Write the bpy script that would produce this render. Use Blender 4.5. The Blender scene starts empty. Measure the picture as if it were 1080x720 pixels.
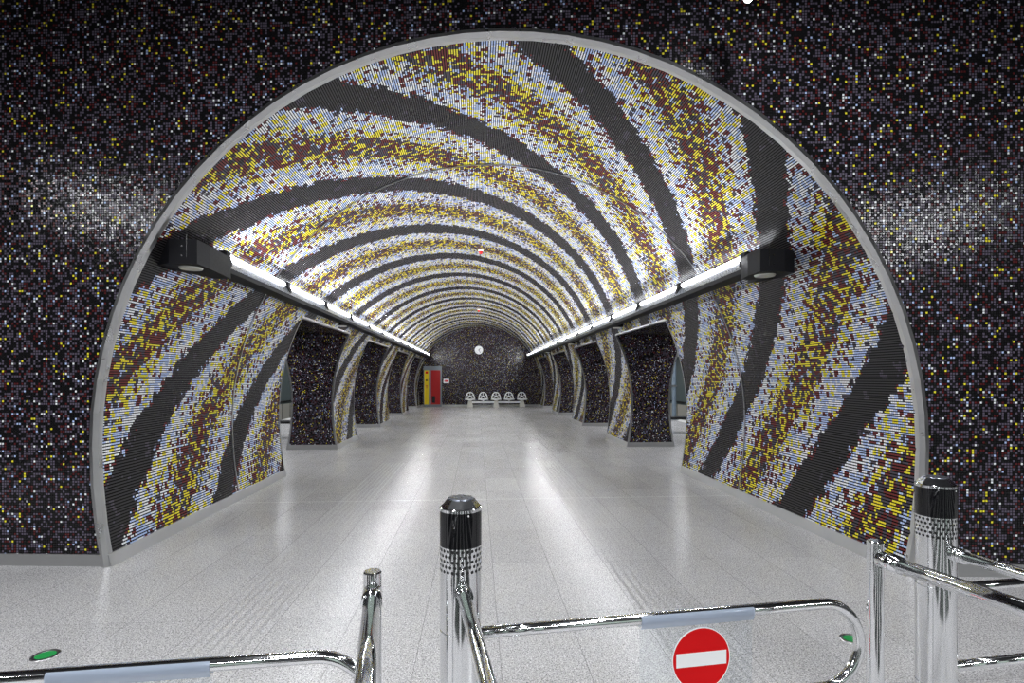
import bpy, math, random
from mathutils import Vector, Matrix
random.seed(7)
PI = math.pi
COL = bpy.context.scene.collection

# ------------------------------------------------------------------ layout
FPX = 570.0                                  # focal length in pixels of the 1080 px wide frame
PSI = math.atan(37 / 570.0)                  # camera yaw against the tunnel axis
CP, SP = math.cos(PSI), math.sin(PSI)
EYE = 1.5
XC, CH, R, RL = 0.17, 0.97, 3.17, 3.9        # tunnel axis, centre height, radius, lower-ellipse height
HEAD = 2.42                                  # opening head height
TH_H = math.acos((HEAD - CH) / R)
TH_F = math.acos(-CH / RL)
Y_END = 28.0
PDX = 7.18                                   # platform tube axis, measured from the tunnel axis
PILLARS = [(11.5, 13.4), (16.5, 18.4), (21.5, 23.4), (26.5, Y_END)]
Y_SEG = 8.42


def yfront(x):
    return 4.4925 - 0.0975 * (x + 2.881)


def prof(th):
    s = R * math.sin(th)
    c = math.cos(th)
    return s, CH + (R if c >= 0 else RL) * c


def half_width(h):
    d = h - CH
    return R * math.sqrt(max(0, 1 - (d / (R if d >= 0 else RL)) ** 2))


def cam2w(xc, zc, h=0.0):
    return Vector((xc * CP + zc * SP, zc * CP - xc * SP, h))


def px2w(px, zc, h=0.0):
    return cam2w((px - 540) / FPX * zc, zc, h)


# ------------------------------------------------------------------ mesh helpers
class MB:
    def __init__(self):
        self.v, self.f, self.uv, self.mi, self.sm = [], [], [], [], []

    def face(self, pts, uvs=None, mi=0, smooth=False):
        b = len(self.v)
        self.v += [tuple(p) for p in pts]
        self.f.append(tuple(range(b, b + len(pts))))
        self.uv.append(uvs if uvs else [(p[0], p[1]) for p in pts])
        self.mi.append(mi)
        self.sm.append(smooth)

    def grid(self, P, U=None, mi=0, smooth=True, flip=False):
        """P: rows of points sharing vertices"""
        b = len(self.v)
        n = len(P[0])
        for r in P:
            self.v += [tuple(p) for p in r]
        for i in range(len(P) - 1):
            for j in range(n - 1):
                ids = [(i, j), (i, j + 1), (i + 1, j + 1), (i + 1, j)]
                if flip:
                    ids.reverse()
                self.f.append(tuple(b + a * n + c for a, c in ids))
                self.uv.append([U[a][c] if U else (P[a][c][0], P[a][c][1]) for a, c in ids])
                self.mi.append(mi)
                self.sm.append(smooth)

    def box(self, x0, x1, y0, y1, z0, z1, mi=0, M=None, bev=0.0):
        if bev > 0:
            pl = [(x0 + bev, y0), (x1 - bev, y0), (x1, y0 + bev), (x1, y1 - bev),
                  (x1 - bev, y1), (x0 + bev, y1), (x0, y1 - bev), (x0, y0 + bev)]
        else:
            pl = [(x0, y0), (x1, y0), (x1, y1), (x0, y1)]
        self.prism(pl, z0, z1, mi, M)

    def prism(self, pl, z0, z1, mi=0, M=None):
        T = (lambda p: M @ Vector(p)) if M else Vector
        b = len(self.v)
        n = len(pl)
        self.v += [tuple(T((x, y, z0))) for x, y in pl] + [tuple(T((x, y, z1))) for x, y in pl]
        fs = [tuple(range(b + n - 1, b - 1, -1)), tuple(range(b + n, b + 2 * n))]
        for i in range(n):
            j = (i + 1) % n
            fs.append((b + i, b + j, b + n + j, b + n + i))
        for f in fs:
            self.f.append(f)
            w = []
            for k in f:
                p = self.v[k]
                w.append((p[0] + p[1], p[2]) if len(f) == 4 else (p[0], p[1]))
            self.uv.append(w)
            self.mi.append(mi)
            self.sm.append(False)

    def tube(self, pts, r, n=16, cap=True, mi=0, smooth=True):
        pts = [Vector(p) for p in pts]
        rad = r if isinstance(r, (list, tuple)) else [r] * len(pts)
        t0 = (pts[1] - pts[0]).normalized()
        a = Vector((0, 0, 1)) if abs(t0.z) < 0.9 else Vector((1, 0, 0))
        nrm = (a - t0 * a.dot(t0)).normalized()
        rings = []
        for i, p in enumerate(pts):
            if i == 0:
                t = t0
            elif i == len(pts) - 1:
                t = (pts[i] - pts[i - 1]).normalized()
            else:
                t = ((pts[i + 1] - p).normalized() + (p - pts[i - 1]).normalized()).normalized()
            nrm = (nrm - t * nrm.dot(t)).normalized()
            bn = t.cross(nrm)
            rings.append([p + (nrm * math.cos(q) + bn * math.sin(q)) * rad[i]
                          for q in [2 * PI * k / n for k in range(n)]])
        b = len(self.v)
        for rg in rings:
            self.v += [tuple(p) for p in rg]
        for i in range(len(rings) - 1):
            for k in range(n):
                k2 = (k + 1) % n
                self.f.append((b + i * n + k, b + i * n + k2, b + (i + 1) * n + k2, b + (i + 1) * n + k))
                self.uv.append([(k / n, i), ((k + 1) / n, i), ((k + 1) / n, i + 1), (k / n, i + 1)])
                self.mi.append(mi)
                self.sm.append(smooth)
        if cap:
            for base, rev in ((b, True), (b + (len(rings) - 1) * n, False)):
                f = list(range(base, base + n))
                if rev:
                    f.reverse()
                self.f.append(tuple(f))
                self.uv.append([(0, 0)] * n)
                self.mi.append(mi)
                self.sm.append(False)

    def lathe(self, prf, n=32, c=(0, 0, 0), mi=0, smooth=True, M=None):
        """prf: (radius, z); a new ring pair is made per segment so edges stay crisp"""
        T = (lambda p: M @ Vector(p)) if M else Vector
        for (r0, z0), (r1, z1) in zip(prf[:-1], prf[1:]):
            b = len(self.v)
            for r, z in ((r0, z0), (r1, z1)):
                for k in range(n):
                    q = 2 * PI * k / n
                    self.v.append(tuple(T((c[0] + r * math.cos(q), c[1] + r * math.sin(q), c[2] + z))))
            for k in range(n):
                k2 = (k + 1) % n
                self.f.append((b + k, b + k2, b + n + k2, b + n + k))
                self.uv.append([(k / n, z0), ((k + 1) / n, z0), ((k + 1) / n, z1), (k / n, z1)])
                self.mi.append(mi)
                self.sm.append(smooth)

    def build(self, name, mats, parent=None, loc=(0, 0, 0), rz=0.0):
        me = bpy.data.meshes.new(name)
        me.from_pydata(self.v, [], self.f)
        uv = me.uv_layers.new(name='UVMap')
        k = 0
        for w in self.uv:
            for q in w:
                uv.data[k].uv = q
                k += 1
        for m in (mats if isinstance(mats, (list, tuple)) else [mats]):
            me.materials.append(m)
        me.polygons.foreach_set('material_index', self.mi)
        me.polygons.foreach_set('use_smooth', self.sm)
        me.update()
        o = bpy.data.objects.new(name, me)
        COL.objects.link(o)
        o.location = loc
        o.rotation_euler = (0, 0, rz)
        if parent:
            o.parent = parent
        return o


def tag(o, label, cat, group=None):
    o['label'] = label
    o['category'] = cat
    if group:
        o['group'] = group
    return o


def thing(name, label, cat, loc=(0, 0, 0), rz=0.0, group=None):
    o = bpy.data.objects.new(name, None)
    o.empty_display_size = 0.2
    COL.objects.link(o)
    o.location = loc
    o.rotation_euler = (0, 0, rz)
    return tag(o, label, cat, group)


def struct(o):
    o['kind'] = 'structure'
    return o


def copy_tree(o, parent=None):
    c = o.copy()
    COL.objects.link(c)
    if parent:
        c.parent = parent
    for ch in list(o.children):
        copy_tree(ch, c)
    return c


# ------------------------------------------------------------------ materials
def new_mat(name):
    m = bpy.data.materials.new(name)
    m.use_nodes = True
    nt = m.node_tree
    nt.nodes.clear()
    out = nt.nodes.new('ShaderNodeOutputMaterial')
    b = nt.nodes.new('ShaderNodeBsdfPrincipled')
    nt.links.new(b.outputs[0], out.inputs[0])
    return m, nt, b


class NT:
    def __init__(self, nt):
        self.nt = nt

    def n(self, t, **kw):
        x = self.nt.nodes.new(t)
        for k, v in kw.items():
            setattr(x, k, v)
        return x

    def put(self, sock, v):
        if isinstance(v, bpy.types.NodeSocket):
            self.nt.links.new(v, sock)
        else:
            sock.default_value = v

    def m(self, op, a, b=None, c=None):
        x = self.n('ShaderNodeMath', operation=op)
        for i, v in enumerate((a, b, c)):
            if v is not None:
                self.put(x.inputs[i], v)
        return x.outputs[0]

    def vm(self, op, a, b=None):
        x = self.n('ShaderNodeVectorMath', operation=op)
        self.put(x.inputs[0], a)
        if b is not None:
            self.put(x.inputs[1], b)
        return x.outputs[0]

    def xyz(self, a, b, c=0.0):
        x = self.n('ShaderNodeCombineXYZ')
        for i, v in enumerate((a, b, c)):
            self.put(x.inputs[i], v)
        return x.outputs[0]

    def sep(self, v):
        x = self.n('ShaderNodeSeparateXYZ')
        self.put(x.inputs[0], v)
        return x.outputs

    def mix(self, f, a, b):
        x = self.n('ShaderNodeMix', data_type='RGBA')
        self.put(x.inputs[0], f)
        self.put(x.inputs[6], a)
        self.put(x.inputs[7], b)
        return x.outputs[2]

    def ramp(self, f, stops, interp='CONSTANT'):
        x = self.n('ShaderNodeValToRGB')
        r = x.color_ramp
        r.interpolation = interp
        while len(r.elements) > 1:
            r.elements.remove(r.elements[-1])
        r.elements[0].position = stops[0][0]
        r.elements[0].color = (*stops[0][1], 1)
        for p, c in stops[1:]:
            e = r.elements.new(p)
            e.color = (*c, 1)
        self.put(x.inputs[0], f)
        return x.outputs[0]

    def white(self, v, dims='2D'):
        x = self.n('ShaderNodeTexWhiteNoise', noise_dimensions=dims)
        self.put(x.inputs['Vector'], v)
        return x.outputs

    def noise(self, v, scale, detail=2.0, rough=0.5, dims='3D'):
        x = self.n('ShaderNodeTexNoise', noise_dimensions=dims)
        self.put(x.inputs['Vector'], v)
        x.inputs['Scale'].default_value = scale
        x.inputs['Detail'].default_value = detail
        x.inputs['Roughness'].default_value = rough
        return x.outputs[0]


def plain(name, col, rough=0.5, metal=0.0, spec=0.5, emit=None, es=0.0, grain=0.0, gs=60.0):
    m, nt, b = new_mat(name)
    N = NT(nt)
    b.inputs['Base Color'].default_value = (*col, 1)
    b.inputs['Roughness'].default_value = rough
    b.inputs['Metallic'].default_value = metal
    b.inputs['Specular IOR Level'].default_value = spec
    if emit:
        b.inputs['Emission Color'].default_value = (*emit, 1)
        b.inputs['Emission Strength'].default_value = es
    if grain > 0:
        tc = N.n('ShaderNodeTexCoord')
        nz = N.noise(tc.outputs['Object'], gs, 3.0)
        rr = N.m('ADD', N.m('MULTIPLY', N.m('SUBTRACT', nz, 0.5), grain), rough)
        nt.links.new(rr, b.inputs['Roughness'])
        nz2 = N.noise(tc.outputs['Object'], gs * 0.13, 3.0)
        f = N.m('MULTIPLY_ADD', N.m('SUBTRACT', nz2, 0.5), grain, 1.0)
        nt.links.new(N.vm('MULTIPLY', (*col,), N.xyz(f, f, f)), b.inputs['Base Color'])
    return m


TILE = 0.02
BLACK = (0.0085, 0.0080, 0.0095)
PURPLE = (0.068, 0.058, 0.080)
PURPLE2 = (0.100, 0.084, 0.118)
MAROON = (0.085, 0.014, 0.016)
WHITE = (0.80, 0.82, 0.84)
YELLOW = (0.78, 0.69, 0.040)
BLUE = (0.42, 0.52, 0.79)


def tile_base(N, edge_u, edge_v):
    uv = N.n('ShaderNodeUVMap').outputs[0]
    t = N.vm('MULTIPLY', uv, (1 / TILE, 1 / TILE, 0))
    cell = N.vm('FLOOR', t)
    fr = N.sep(N.vm('FRACTION', t))
    gu = N.m('GREATER_THAN', N.m('ABSOLUTE', N.m('SUBTRACT', fr[0], 0.5)), 0.5 - edge_u)
    gv = N.m('GREATER_THAN', N.m('ABSOLUTE', N.m('SUBTRACT', fr[1], 0.5)), 0.5 - edge_v)
    return cell, gu, gv


def jitter_normal(N, col, amt):
    g = N.n('ShaderNodeNewGeometry')
    j = N.vm('MULTIPLY', N.vm('SUBTRACT', col, (0.5, 0.5, 0.5)), (amt, amt, amt))
    return N.vm('NORMALIZE', N.vm('ADD', g.outputs['Normal'], j))


def dark_mosaic():
    m, nt, b = new_mat('dark_glass_mosaic')
    N = NT(nt)
    cell, gu, gv = tile_base(N, 0.135, 0.135)
    w = N.white(cell)
    c = N.ramp(w[0], [(0, BLACK), (0.45, PURPLE2), (0.82, MAROON), (0.932, WHITE), (0.956, YELLOW), (0.979, BLUE)])
    g = N.m('MAXIMUM', gu, gv)
    col = N.mix(g, c, (0.006, 0.006, 0.006, 1))
    nt.links.new(col, b.inputs['Base Color'])
    nt.links.new(N.m('MULTIPLY_ADD', g, 0.5, 0.16), b.inputs['Roughness'])
    nt.links.new(jitter_normal(N, w[1], 0.085), b.inputs['Normal'])
    nt.links.new(N.m('MULTIPLY', N.m('SUBTRACT', 1.0, g), 0.42), b.inputs['Specular IOR Level'])
    return m


MAROON2 = (0.135, 0.026, 0.026)


def vault_mosaic():
    m, nt, b = new_mat('spiral_glass_mosaic')
    N = NT(nt)
    cell, gu, gv = tile_base(N, 0.21, 0.06)
    w = N.white(cell)
    cs = N.sep(cell)
    # 45 degree helix of dark bands: distance from the nearest band centre, 0 .. 0.5 periods
    ph = N.m('DIVIDE', N.m('SUBTRACT', N.m('MULTIPLY', N.m('SUBTRACT', cs[1], cs[0]), TILE), 5.97 - 20.0), 2.06)
    d = N.m('ABSOLUTE', N.m('SUBTRACT', N.m('FRACT', N.m('ADD', ph, 0.5)), 0.5))
    # clumps of a few tiles share a colour, single tiles of another colour run between the clumps
    wj = N.vm('MULTIPLY', N.vm('SUBTRACT', w[1], (0.5, 0.5, 0.5)), (0.16, 0.16, 0.0))
    vv = N.vm('ADD', N.vm('MULTIPLY', cell, (0.31, 0.25, 0)), wj)
    vo = N.n('ShaderNodeTexVoronoi', voronoi_dimensions='2D', feature='F1')
    ve = N.n('ShaderNodeTexVoronoi', voronoi_dimensions='2D', feature='DISTANCE_TO_EDGE')
    for x in (vo, ve):
        N.put(x.inputs['Vector'], vv)
        x.inputs['Scale'].default_value = 1.0
        x.inputs['Randomness'].default_value = 0.5
    vc = N.sep(vo.outputs['Color'])
    rnd, r2 = vc[0], vc[1]
    edge = N.m('LESS_THAN', ve.outputs['Distance'], 0.18)
    v3 = N.n('ShaderNodeTexVoronoi', voronoi_dimensions='2D', feature='F1')
    N.put(v3.inputs['Vector'], N.vm('ADD', N.vm('MULTIPLY', cell, (0.50, 0.42, 0)), (31.7, 12.3, 0)))
    v3.inputs['Scale'].default_value = 1.0
    v3.inputs['Randomness'].default_value = 1.0
    tr = N.sep(v3.outputs['Color'])[0]
    dj = N.m('ADD', d, N.m('ADD', N.m('MULTIPLY', N.m('SUBTRACT', r2, 0.5), 0.045), N.m('MULTIPLY', N.m('SUBTRACT', tr, 0.5), 0.012)))
    BAND = (0.036, 0.033, 0.036)
    z0 = N.ramp(rnd, [(0, BAND), (0.93, PURPLE)])
    z0 = N.mix(N.m('GREATER_THAN', tr, 0.45), z0, (*BAND, 1))
    z1 = N.mix(edge, N.ramp(rnd, [(0, MAROON2), (0.50, PURPLE), (0.80, BAND)]), N.ramp(tr, [(0, BAND), (0.55, MAROON2), (0.70, PURPLE), (0.85, BLUE)]))
    z2 = N.mix(edge, N.ramp(rnd, [(0, YELLOW), (0.31, MAROON2), (0.54, BLUE), (0.76, WHITE), (0.95, PURPLE)]), N.ramp(tr, [(0, WHITE), (0.58, BLUE), (0.96, MAROON2)]))
    z3 = N.mix(edge, N.ramp(rnd, [(0, YELLOW), (0.24, MAROON2), (0.66, PURPLE), (0.86, BLUE)]), N.ramp(tr, [(0, BLUE), (0.38, WHITE), (0.68, YELLOW), (0.92, MAROON2)]))
    z4 = N.mix(edge, N.ramp(rnd, [(0, MAROON2), (0.50, PURPLE), (0.86, YELLOW), (0.95, BAND)]), N.ramp(tr, [(0, YELLOW), (0.37, MAROON2), (0.66, PURPLE), (0.90, BLUE)]))
    c = z0
    for lim, z in ((0.112, z1), (0.132, z2), (0.285, z3), (0.375, z4)):
        c = N.mix(N.m('GREATER_THAN', dj, lim), c, z)
    g = N.m('MAXIMUM', gu, N.m('MULTIPLY', gv, 0.75))
    col = N.mix(g, c, (0.003, 0.003, 0.003, 1))
    nt.links.new(col, b.inputs['Base Color'])
    nt.links.new(N.m('MULTIPLY_ADD', g, 0.5, 0.2), b.inputs['Roughness'])
    nt.links.new(jitter_normal(N, w[1], 0.10), b.inputs['Normal'])
    nt.links.new(N.m('MULTIPLY', N.m('SUBTRACT', 1.0, g), 0.42), b.inputs['Specular IOR Level'])
    return m


def floor_mat():
    m, nt, b = new_mat('polished_granite_slabs')
    N = NT(nt)
    pos = N.n('ShaderNodeNewGeometry').outputs['Position']
    p = N.sep(pos)
    su = N.m('DIVIDE', N.m('SUBTRACT', p[0], 0.125), 0.45)
    sv = N.m('DIVIDE', N.m('SUBTRACT', p[1], 3.45), 0.92)
    cell = N.xyz(N.m('FLOOR', su), N.m('FLOOR', sv))
    du = N.m('MULTIPLY', N.m('ABSOLUTE', N.m('SUBTRACT', N.m('FRACT', N.m('ADD', su, 0.5)), 0.5)), 0.45)
    dv = N.m('MULTIPLY', N.m('ABSOLUTE', N.m('SUBTRACT', N.m('FRACT', N.m('ADD', sv, 0.5)), 0.5)), 0.92)
    joint = N.m('MAXIMUM', N.m('LESS_THAN', du, 0.0022), N.m('MULTIPLY', N.m('LESS_THAN', dv, 0.0020), 0.6))
    exp_j = N.m('LESS_THAN', N.m('ABSOLUTE', N.m('SUBTRACT', p[1], 6.67)), 0.012)
    w = N.white(cell)
    # granite speckle
    sp = N.noise(pos, 150.0, 1.5, 0.7)
    sp2 = N.noise(pos, 75.0, 2.0, 0.6)
    dirt = N.noise(N.vm('MULTIPLY', pos, (1, 0.45, 1)), 1.6, 4.0, 0.6)
    v = N.m('ADD', N.m('MULTIPLY', N.m('SUBTRACT', sp, 0.5), 1.15), N.m('MULTIPLY', N.m('SUBTRACT', sp2, 0.5), 0.50))
    v = N.m('ADD', v, N.m('MULTIPLY', N.m('SUBTRACT', w[0], 0.5), 0.05))
    v = N.m('ADD', v, N.m('MULTIPLY', N.m('SUBTRACT', dirt, 0.5), 0.09))
    ws = N.white(N.vm('FLOOR', N.vm('MULTIPLY', pos, (190.0, 150.0, 0.0))))
    v = N.m('ADD', v, N.m('MULTIPLY', N.m('SUBTRACT', N.m('LESS_THAN', ws[0], 0.16), N.m('GREATER_THAN', ws[0], 0.80)), -0.11))
    v = N.m('ADD', v, 0.46)
    # grooved guide strips, one slab wide on either side
    ax = N.m('MINIMUM', N.m('ABSOLUTE', N.m('SUBTRACT', p[0], 1.25)), N.m('ABSOLUTE', N.m('SUBTRACT', p[0], -1.45)))
    ins = N.m('MULTIPLY', N.m('LESS_THAN', ax, 0.20), N.m('LESS_THAN', p[1], 9.62))
    gr = N.m('LESS_THAN', N.m('ABSOLUTE', N.m('SUBTRACT', N.m('FRACT', N.m('DIVIDE', N.m('ADD', p[0], 10.0), 0.0575)), 0.5)), 0.17)
    groove = N.m('MULTIPLY', ins, gr)
    v = N.m('MULTIPLY', v, N.m('SUBTRACT', 1.0, N.m('MULTIPLY', groove, 0.22)))
    v = N.m('MULTIPLY', v, N.m('SUBTRACT', 1.0, N.m('MULTIPLY', joint, 0.40)))
    v = N.m('MULTIPLY', v, N.m('ADD', 1.0, N.m('MULTIPLY', exp_j, 0.32)))
    col = N.xyz(v, N.m('MULTIPLY', v, 0.985), N.m('MULTIPLY', v, 0.99))
    nt.links.new(col, b.inputs['Base Color'])
    rg = N.m('MULTIPLY_ADD', N.m('SUBTRACT', dirt, 0.5), 0.10, 0.24)
    rg = N.m('ADD', rg, N.m('MULTIPLY', N.m('SUBTRACT', sp2, 0.5), 0.10))
    rg = N.m('ADD', rg, N.m('MULTIPLY', groove, 0.3))
    nt.links.new(N.m('MAXIMUM', rg, 0.08), b.inputs['Roughness'])
    bp = N.n('ShaderNodeBump')
    bp.inputs['Strength'].default_value = 0.35
    bp.inputs['Distance'].default_value = 0.002
    hgt = N.m('SUBTRACT', 1.0, N.m('MAXIMUM', groove, joint))
    N.put(bp.inputs['Height'], hgt)
    nt.links.new(bp.outputs[0], b.inputs['Normal'])
    b.inputs['Specular IOR Level'].default_value = 0.17
    return m


def perforated():
    m, nt, b = new_mat('perforated_chrome')
    N = NT(nt)
    uv = N.n('ShaderNodeUVMap').outputs[0]
    s = N.sep(uv)
    a = N.m('MULTIPLY', s[0], 26.0)
    v = N.m('DIVIDE', s[1], 0.0163)
    row = N.m('FLOOR', v)
    a2 = N.m('ADD', a, N.m('MULTIPLY', N.m('MODULO', row, 2.0), 0.5))
    du = N.m('MULTIPLY', N.m('SUBTRACT', N.m('FRACT', a2), 0.5), 0.0162)
    dv = N.m('MULTIPLY', N.m('SUBTRACT', N.m('FRACT', v), 0.5), 0.0163)
    rr = N.m('SQRT', N.m('ADD', N.m('MULTIPLY', du, du), N.m('MULTIPLY', dv, dv)))
    hole = N.m('LESS_THAN', rr, 0.0052)
    nt.links.new(N.mix(hole, (0.82, 0.83, 0.84, 1), (0.004, 0.004, 0.004, 1)), b.inputs['Base Color'])
    nt.links.new(N.m('SUBTRACT', 1.0, hole), b.inputs['Metallic'])
    nt.links.new(N.m('MULTIPLY_ADD', hole, 0.7, 0.07), b.inputs['Roughness'])
    return m


M = {}
M['dark'] = dark_mosaic()
M['vault'] = vault_mosaic()
M['floor'] = floor_mat()
M['perf'] = perforated()
M['chrome'] = plain('polished_chrome', (0.80, 0.81, 0.82), 0.085, 1.0, grain=0.05, gs=9)
M['steel'] = plain('brushed_steel', (0.45, 0.45, 0.46), 0.30, 1.0, grain=0.18, gs=40)
M['skirt'] = plain('steel_skirting', (0.47, 0.47, 0.47), 0.38, 0.85, grain=0.15, gs=30)
M['rim'] = plain('steel_arch_rim', (0.55, 0.55, 0.55), 0.30, 1.0, grain=0.22, gs=8)
M['black'] = plain('black_lacquer', (0.012, 0.012, 0.014), 0.25, grain=0.1)
M['housing'] = plain('black_cast_housing', (0.008, 0.008, 0.010), 0.55, spec=0.12, grain=0.2)
M['gloss'] = plain('gloss_black_plastic', (0.004, 0.004, 0.005), 0.05)
M['tray'] = plain('reflector_aluminium', (0.26, 0.28, 0.33), 0.28, 0.9, grain=0.1)
M['lens'] = plain('frosted_lens', (0.62, 0.62, 0.56), 0.3)
M['tubeglow'] = plain('fluorescent_glow', (0.9, 0.9, 0.95), 0.4, emit=(0.93, 0.96, 1.0), es=5.0)
M['halltube'] = plain('hall_fluorescent_glow', (0.9, 0.9, 0.95), 0.4, emit=(0.95, 0.97, 1.0), es=8.0)
M['red'] = plain('sign_red', (0.62, 0.004, 0.006), 0.4, spec=0.15)
M['signwhite'] = plain('sign_white', (0.85, 0.86, 0.86), 0.4)
M['cabred'] = plain('cabinet_red', (0.42, 0.008, 0.010), 0.35)
M['cabyellow'] = plain('cabinet_yellow', (0.90, 0.66, 0.010), 0.4)
M['cabgrey'] = plain('cabinet_grey', (0.22, 0.25, 0.28), 0.4, 0.3, grain=0.1)
M['orange'] = plain('symbol_orange', (0.70, 0.22, 0.02), 0.4)
M['green'] = plain('green_glass', (0.02, 0.30, 0.07), 0.15)
M['seat'] = plain('white_enamelled_seat', (0.80, 0.81, 0.82), 0.3)
M['concrete'] = plain('pale_bench_foot', (0.48, 0.47, 0.43), 0.6, grain=0.2)
M['panel'] = plain('grey_green_panel', (0.10, 0.13, 0.13), 0.45, grain=0.15, gs=3)
M['cream'] = plain('cream_panel', (0.42, 0.41, 0.36), 0.5, grain=0.15, gs=3)
M['plaster'] = plain('white_plaster', (0.62, 0.62, 0.63), 0.7, grain=0.1, gs=5)
M['hall'] = plain('hall_wall_finish', (0.30, 0.31, 0.31), 0.6, grain=0.15, gs=3)
M['darkhall'] = plain('dark_hall_cladding', (0.03, 0.03, 0.034), 0.4, grain=0.15, gs=3)
M['palereflect'] = plain('pale_green_reflection_panel', (0.50, 0.60, 0.52), 0.25, grain=0.1, gs=3)
M['darkreflect'] = plain('dark_reflection_strip', (0.025, 0.027, 0.026), 0.2, grain=0.1)
M['trackbed'] = plain('dark_track_bed', (0.03, 0.03, 0.03), 0.9, grain=0.3)
M['edge'] = plain('white_edge_strip', (0.75, 0.75, 0.74), 0.5)
M['bluegrey'] = plain('blue_grey_paint', (0.16, 0.21, 0.26), 0.35, grain=0.1)
M['redlens'] = plain('red_lens', (0.6, 0.01, 0.01), 0.25)


def clear_mat(name, tint, mixf):
    m = bpy.data.materials.new(name)
    m.use_nodes = True
    nt = m.node_tree
    nt.nodes.clear()
    out = nt.nodes.new('ShaderNodeOutputMaterial')
    tr = nt.nodes.new('ShaderNodeBsdfTransparent')
    tr.inputs[0].default_value = (*tint, 1)
    pb = nt.nodes.new('ShaderNodeBsdfPrincipled')
    pb.inputs['Base Color'].default_value = (0.42, 0.48, 0.58, 1)
    pb.inputs['Roughness'].default_value = 0.12
    mx = nt.nodes.new('ShaderNodeMixShader')
    mx.inputs[0].default_value = mixf
    nt.links.new(tr.outputs[0], mx.inputs[1])
    nt.links.new(pb.outputs[0], mx.inputs[2])
    nt.links.new(mx.outputs[0], out.inputs[0])
    return m


M['clear'] = clear_mat('clear_acrylic', (0.97, 0.98, 0.98), 0.05)
M['clip'] = clear_mat('bluish_acrylic_clip', (0.75, 0.82, 0.92), 0.62)

# ------------------------------------------------------------------ floor and hall
mb = MB()
mb.prism([(-9, -7), (11, -7), (11, yfront(11)), (7.24, yfront(7.24)), (7.24, 46), (-6.9, 46), (-6.9, yfront(-6.9)), (-9, yfront(-9))], -0.25, 0)
struct(mb.build('floor', M['floor']))

mb = MB()
mb.box(-9.2, 11.2, -7.2, 5.6, 5.2, 5.4)
struct(mb.build('ceiling', M['darkhall']))
mb = MB()
for k in range(-9, 11):  # dark strips added out of view, so the chrome reflects dark and light bands
    mb.box(k + 0.06, k + 0.80, -6.9, 0.35, 0.0, 0.004)
struct(mb.build('floor_hall_reflection_strips', M['darkreflect']))
mb = MB(); mb.box(-9.2, -9.0, -7.2, 5.6, 0, 5.2)
struct(mb.build('wall_hall_left', M['darkhall']))
mb = MB(); mb.box(11.0, 11.2, -7.2, 3.1, 0, 5.2)
struct(mb.build('wall_hall_right', M['darkhall']))
mb = MB(); mb.box(-9.0, 11.0, -7.2, -7.0, 0, 5.2)
struct(mb.build('wall_hall_rear', M['darkhall']))
for k in range(5):  # pale panels added behind the camera to give the chrome contrast
    mb = MB(); mb.box(-8.2 + 4.0 * k, -6.2 + 4.0 * k, -7.0, -6.94, 0.1, 3.6)
    struct(mb.build('wall_hall_rear_reflection_panel_%d' % (k + 1), M['palereflect']))

# ------------------------------------------------------------------ front wall with the arch cut out
NSEG = 96
ths = [-TH_F + 2 * TH_F * i / NSEG for i in range(NSEG + 1)]


def wall_uv(x, h):
    return ((x + 2.881) * 1.0048, h)


mb = MB()
inner, outer = [], []
XL, XR, HT = -9.0, 11.0, 5.2
for th in ths:
    dx, h = prof(th)
    dx *= 1.006
    x = XC + dx
    inner.append((x, h))
    # radial projection to the outer rectangle
    cx, cz = XC, 0.0
    vx, vz = x - cx, h - cz
    k = 1e9
    if vx > 1e-6: k = min(k, (XR - cx) / vx)
    if vx < -1e-6: k = min(k, (XL - cx) / vx)
    if vz > 1e-6: k = min(k, (HT - cz) / vz)
    outer.append((cx + vx * k, cz + vz * k))
inner[0] = (inner[0][0], 0.0); inner[-1] = (inner[-1][0], 0.0)
outer[0] = (XL, 0.0); outer[-1] = (XR, 0.0)
for i in range(NSEG):
    q = [inner[i], inner[i + 1], outer[i + 1]]
    o0, o1 = outer[i], outer[i + 1]
    if abs(o0[0] - o1[0]) > 1e-6 and abs(o0[1] - o1[1]) > 1e-6:      # passes a corner of the wall
        q.append((XL if o0[0] < XC else XR, HT))
    q.append(o0)
    mb.face([(x, yfront(x), h) for x, h in q], [wall_uv(x, h) for x, h in q])
struct(mb.build('wall_front', M['dark']))

# steel rim around the arch
mb = MB()
nx, ny = -0.0970, -0.9953                     # wall normal towards the hall
sec = [(0.056, -0.005), (0.056, 0.030), (0.024, 0.040), (-0.002, 0.012), (-0.003, -0.03)]
rows = []
NR = 44
for i in range(NR + 1):
    th = -TH_F + 2 * TH_F * i / NR
    dx, h = prof(th)
    c = math.cos(th)
    rz = R if c >= 0 else RL
    g = Vector((math.sin(th) / R, 0, c / rz)).normalized()
    row = []
    for off, fwd in sec:
        x, z = XC + dx + g.x * off, max(0.0, h + g.z * off)
        row.append((x + nx * fwd, yfront(x) + ny * fwd, z))
    rows.append(row)
for i in range(NR):
    for j in range(len(sec) - 1):
        mb.face([rows[i][j], rows[i + 1][j], rows[i + 1][j + 1], rows[i][j + 1]])
# joints between the rim segments
struct(mb.build('trim_1', M['rim']))

for nm, x0, x1 in (('baseboard_front_left', XL, XC - 3.14), ('baseboard_front_right', XC + 3.14, XR)):
    mb = MB()
    mb.prism([(x0, yfront(x0) - 0.014), (x1, yfront(x1) - 0.014), (x1, yfront(x1) + 0.02), (x0, yfront(x0) + 0.02)], 0, 0.095)
    struct(mb.build(nm, M['skirt']))

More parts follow.
